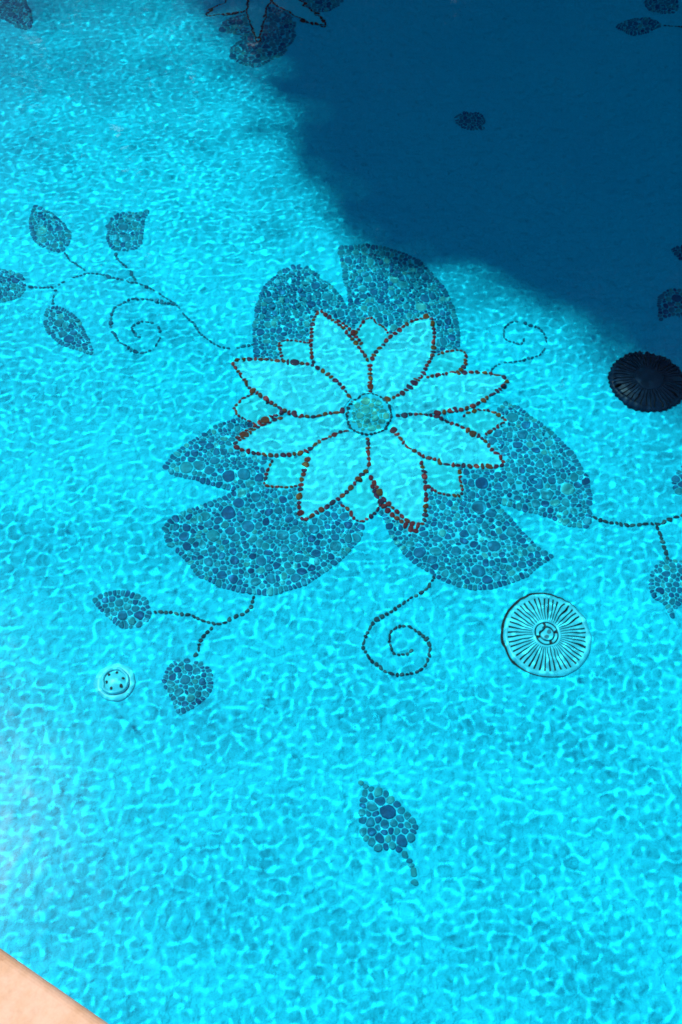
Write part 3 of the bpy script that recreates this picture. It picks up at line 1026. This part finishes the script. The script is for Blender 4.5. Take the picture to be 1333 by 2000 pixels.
def black_drain():
    r_, loc = root_at('drain_cover', 1264, 746)
    tag(r_, 'round black domed drain grate at the right edge, by the shadow', 'drain')
    R = px_radius(1264, 746, 76)
    mb = MB()
    # scalloped skirt
    n = 40
    v, f = [], []
    prof = [(1.0, 0.0), (1.0, .010), (.96, .014), (.90, .016)]
    m = n * 4
    for (s, z) in prof:
        for k in range(m):
            a = 2 * math.pi * k / m
            q = R * s * (1 + (0.022 * math.cos(n * a) if s > .95 else 0))
            v.append((q * math.cos(a), q * math.sin(a), z))
    for i in range(len(prof) - 1):
        for k in range(m):
            f.append((i * m + k, i * m + (k + 1) % m, (i + 1) * m + (k + 1) % m, (i + 1) * m + k))
    mb.add(v, f)
    part(mb, 'skirt', M['black_plastic'], r_, True)
    mb = MB(); mb.lathe([(R * .92, .006), (R * .80, .012), (R * .60, .018), (R * .40, .021), (0, .022)], 48)
    part(mb, 'inner_bowl', M['void_shade'], r_, True)
    for k in range(n):
        a = 2 * math.pi * k / n
        mb = MB()
        pts = [(.93, .012), (.84, .019), (.68, .025), (.50, .029), (.36, .031)]
        for (s0, z0), (s1, z1) in zip(pts[:-1], pts[1:]):
            w = .055
            sector(mb, R * s1, R * s0, a - w, a + w, min(z0, z1) - .008, z0, 1, (z1, z0))
        part(mb, 'rib', M['black_plastic'], r_)
    mb = MB(); mb.lathe([(R * .38, .024), (R * .38, .032), (R * .33, .034), (R * .15, .035), (0, .035)], 40)
    part(mb, 'cap', M['black_plastic'], r_, True)
black_drain()

def inlet():
    r_, loc = root_at('inlet_fitting', 226, 1333)
    tag(r_, 'small round white inlet fitting with little holes, by the lower left leaf', 'inlet')
    R = px_radius(226, 1333, 40)
    mb = MB(); mb.lathe([(R, -.002), (R, .004), (R * .96, .0075), (R * .86, .0095), (R * .70, .0100), (R * .68, .009)], 40)
    o = part(mb, 'flange', M['white_plastic'], r_, True)
    mb = MB(); mb.lathe([(R * .74, .004), (R * .72, .020), (R * .68, .0235), (R * .60, .0235), (R * .57, .020), (R * .57, .010)], 40)
    part(mb, 'collar', M['white_plastic'], r_, True)
    mb = MB(); mb.lathe([(R * .575, .014), (R * .40, .0185), (0, .020)], 40)
    part(mb, 'face_plate', M['white_plastic'], r_, True)
    for k in range(6):
        a = 2 * math.pi * k / 6 + .3
        mb = MB()
        mb.lathe([(.0044, .0160), (.0044, .0192), (0, .0192)], 10, R * .43 * math.cos(a), R * .43 * math.sin(a))
        part(mb, 'jet_hole_shade', M['void_shade'], r_)  # dark studs, coloured like the shade inside small openings
inlet()

# ------------------------------------------------------------------ the tree beyond the pool whose shade lies on the floor
def sun_up(px, py, dist):
    """from a point of the floor back along the sunlight, out through the water, to a distance up the sunbeam"""
    x, y = fl(px, py)
    z = floor_z(x, y)
    d = refract(-SUN)
    P = Vector((x, y, z)) - d * (z / d.z) 
    return P + SUN * dist

E1 = SUN.cross(Vector((0, 0, 1))).normalized()
E2 = SUN.cross(E1).normalized()
def tree():
    D = 16.0
    edge_px = [(350, -250), (395, -60), (440, 0), (525, 45), (598, 100), (628, 170), (645, 240), (680, 325), (745, 412), (845, 470), (925, 490), (1010, 500), (1090, 535), (1180, 585), (1262, 640), (1420, 735), (1900, 820), (1950, -250)]
    P = [sun_up(a, b, D) for a, b in edge_px]
    mid = sum(P, Vector()) / len(P)
    poly = [((p - mid).dot(E1), (p - mid).dot(E2)) for p in P]
    # past what the water shows the crown goes on
    out = []
    for q, (a, b) in zip(poly, edge_px):
        far = (b <= -250 or a >= 1420)
        out.append((q[0] * 1.35, q[1] * 1.35) if far else q)
    poly = out
    xs = [p[0] for p in poly]; ys = [p[1] for p in poly]
    base = Vector((mid.x, mid.y, 0.04)) + Vector((0.537, 0.844, 0)) * 2.3
    t = empty('shade_tree', base)
    tag(t, 'tall leafy tree beyond the pool, out of view, shading the deep water', 'tree')
    r = np.random.default_rng(3)
    v, f = [], []
    n = 0
    while n < 62000:
        a, b = r.uniform(min(xs), max(xs)), r.uniform(min(ys), max(ys))
        if not inside((a, b), poly):
            continue
        a += r.normal(0, .13); b += r.normal(0, .13)
        d = r.normal(0, .8)
        c = mid + E1 * a + E2 * b + SUN * d - base
        ax = Vector(r.normal(size=3)).normalized()
        ay = ax.orthogonal().normalized()
        s1, s2 = r.uniform(.05, .085), r.uniform(.026, .042)
        i = len(v)
        v += [tuple(c - ax * s1), tuple(c + ay * s2), tuple(c + ax * s1), tuple(c - ay * s2)]
        f.append((i, i + 1, i + 2, i + 3))
        n += 1
    m, nn, l, bs = mat_new('tree_leaf')
    gi = nn.new('ShaderNodeNewGeometry')
    rp = ramp(nn, [(0, (0.03, 0.06, 0.015)), (1, (0.07, 0.12, 0.03))])
    l.new(gi.outputs['Random Per Island'], rp.inputs[0])
    l.new(rp.outputs[0], bs.inputs['Base Color'])
    bs.inputs['Roughness'].default_value = 0.5
    new_mesh_obj('crown', v, f, m, t)
    bark = plain_mat('bark', (0.10, 0.075, 0.05), 0.9, 0.4, 12)
    mb = MB()
    def limb(p, q, r0, r1, seg=6, n=10):
        vv, ff = [], []
        d = (q - p)
        e = d.orthogonal().normalized()
        g = d.cross(e).normalized()
        for k in range(seg + 1):
            s = k / seg
            c = p.lerp(q, s) + e * math.sin(s * 5) * .06
            rr = r0 + (r1 - r0) * s
            for j in range(n):
                w = 2 * math.pi * j / n
                vv.append(tuple(c + e * math.cos(w) * rr + g * math.sin(w) * rr))
        for k in range(seg):
            for j in range(n):
                ff.append((k * n + j, k * n + (j + 1) % n, (k + 1) * n + (j + 1) % n, (k + 1) * n + j))
        mb.add(vv, ff)
    fork = (mid - base) * .62
    limb(Vector((0, 0, -.05)), fork, .24, .15)
    for k in range(7):
        a, b = 0, 0
        while not inside((a, b), poly) or (a == 0 and b == 0):
            a, b = r.uniform(min(xs), max(xs)) * .8, r.uniform(min(ys), max(ys)) * .8
        limb(fork * .98, mid + E1 * a + E2 * b - base, .10, .02)
    mb.build('trunk', bark, t, True)

tree()

def added_sparse_tree():
    """tall unseen tree added farther off: its scattered leaves only dim the light at the far left"""
    D = 22.0
    px = [(340, -260), (430, 0), (640, 290), (-260, 520), (-420, -260)]
    P = [sun_up(a, b, D) for a, b in px]
    mid = sum(P, Vector()) / len(P)
    poly = [((p - mid).dot(E1), (p - mid).dot(E2)) for p in P]
    xs = [p[0] for p in poly]; ys = [p[1] for p in poly]
    base = Vector((mid.x, mid.y, 0.04)) - Vector((0.537, 0.844, 0)) * 3.5
    t = empty('added_sparse_tree', base)  # added out of view, only to thin the sunlight
    tag(t, 'very tall thin-leaved tree added far beyond the pool, out of view, to dim the far light', 'tree')
    r = np.random.default_rng(9)
    v, f = [], []
    n = 0
    while n < 4600:
        a, b = r.uniform(min(xs), max(xs)), r.uniform(min(ys), max(ys))
        if not inside((a, b), poly) or r.random() > min(1, seg_dist((a, b), [poly[2], poly[3]], False) / 1.9):
            continue
        c = mid + E1 * a + E2 * b + SUN * r.normal(0, 1.0) - base
        ax = Vector(r.normal(size=3)).normalized()
        ay = ax.orthogonal().normalized()
        s1, s2 = r.uniform(.025, .04), r.uniform(.013, .02)
        i = len(v)
        v += [tuple(c - ax * s1), tuple(c + ay * s2), tuple(c + ax * s1), tuple(c - ay * s2)]
        f.append((i, i + 1, i + 2, i + 3))
        n += 1
    new_mesh_obj('crown', v, f, bpy.data.materials['tree_leaf'], t)
    mb = MB()
    top = mid - base
    fork = Vector((0, 0, top.z * .8))
    for p, q, r0, r1 in [(Vector((0, 0, -.05)), fork, .22, .07)] + [(fork * (.85 + .03 * k), top + E1 * r.normal(0, .7) + E2 * r.normal(0, .7), .04, .008) for k in range(5)]:
        e = (q - p).orthogonal().normalized()
        g = (q - p).cross(e).normalized()
        vv = [tuple(c + e * math.cos(w * math.pi / 4) * rr + g * math.sin(w * math.pi / 4) * rr) for c, rr in ((p, r0), (p.lerp(q, .5) + e * .1, (r0 + r1) / 2), (q, r1)) for w in range(8)]
        mb.add(vv, [(k * 8 + j, k * 8 + (j + 1) % 8, (k + 1) * 8 + (j + 1) % 8, (k + 1) * 8 + j) for k in range(2) for j in range(8)])
    mb.build('trunk', bpy.data.materials['bark'], t, True)
added_sparse_tree()


def added_backdrop_tree():
    """unseen tree added beyond the far edge, to darken what the shaded water mirrors"""
    base = Vector((2.4, 10.6, 0.04))
    t = empty('added_backdrop_tree', base)  # added as a dark backdrop for the water's reflections
    tag(t, 'broad dark tree added beyond the pool, out of view, to darken reflections in the shaded water', 'tree')
    r = np.random.default_rng(21)
    v, f = [], []
    cs = [(Vector((r.normal(0, 2.2), r.normal(0, .9), 5.4 + r.normal(0, 2.1))), r.uniform(.8, 1.4)) for _ in range(150)]
    for k in range(66000):
        c0, rad = cs[k % 150]
        d = Vector(r.normal(size=3)).normalized() * rad * r.uniform(.5, 1) ** .5
        c = c0 + d
        if c.z < .6:
            continue
        ax = Vector(r.normal(size=3)).normalized()
        ay = ax.orthogonal().normalized()
        s1, s2 = r.uniform(.08, .13), r.uniform(.04, .065)
        i = len(v)
        v += [tuple(c - ax * s1), tuple(c + ay * s2), tuple(c + ax * s1), tuple(c - ay * s2)]
        f.append((i, i + 1, i + 2, i + 3))
    new_mesh_obj('crown', v, f, bpy.data.materials['tree_leaf'], t)
    mb = MB()
    mb.lathe([(.26, -.05), (.22, .6), (.18, 2.0), (.13, 4.5), (.05, 6.8)], 12)
    mb.build('trunk', bpy.data.materials['bark'], t, True)
added_backdrop_tree()
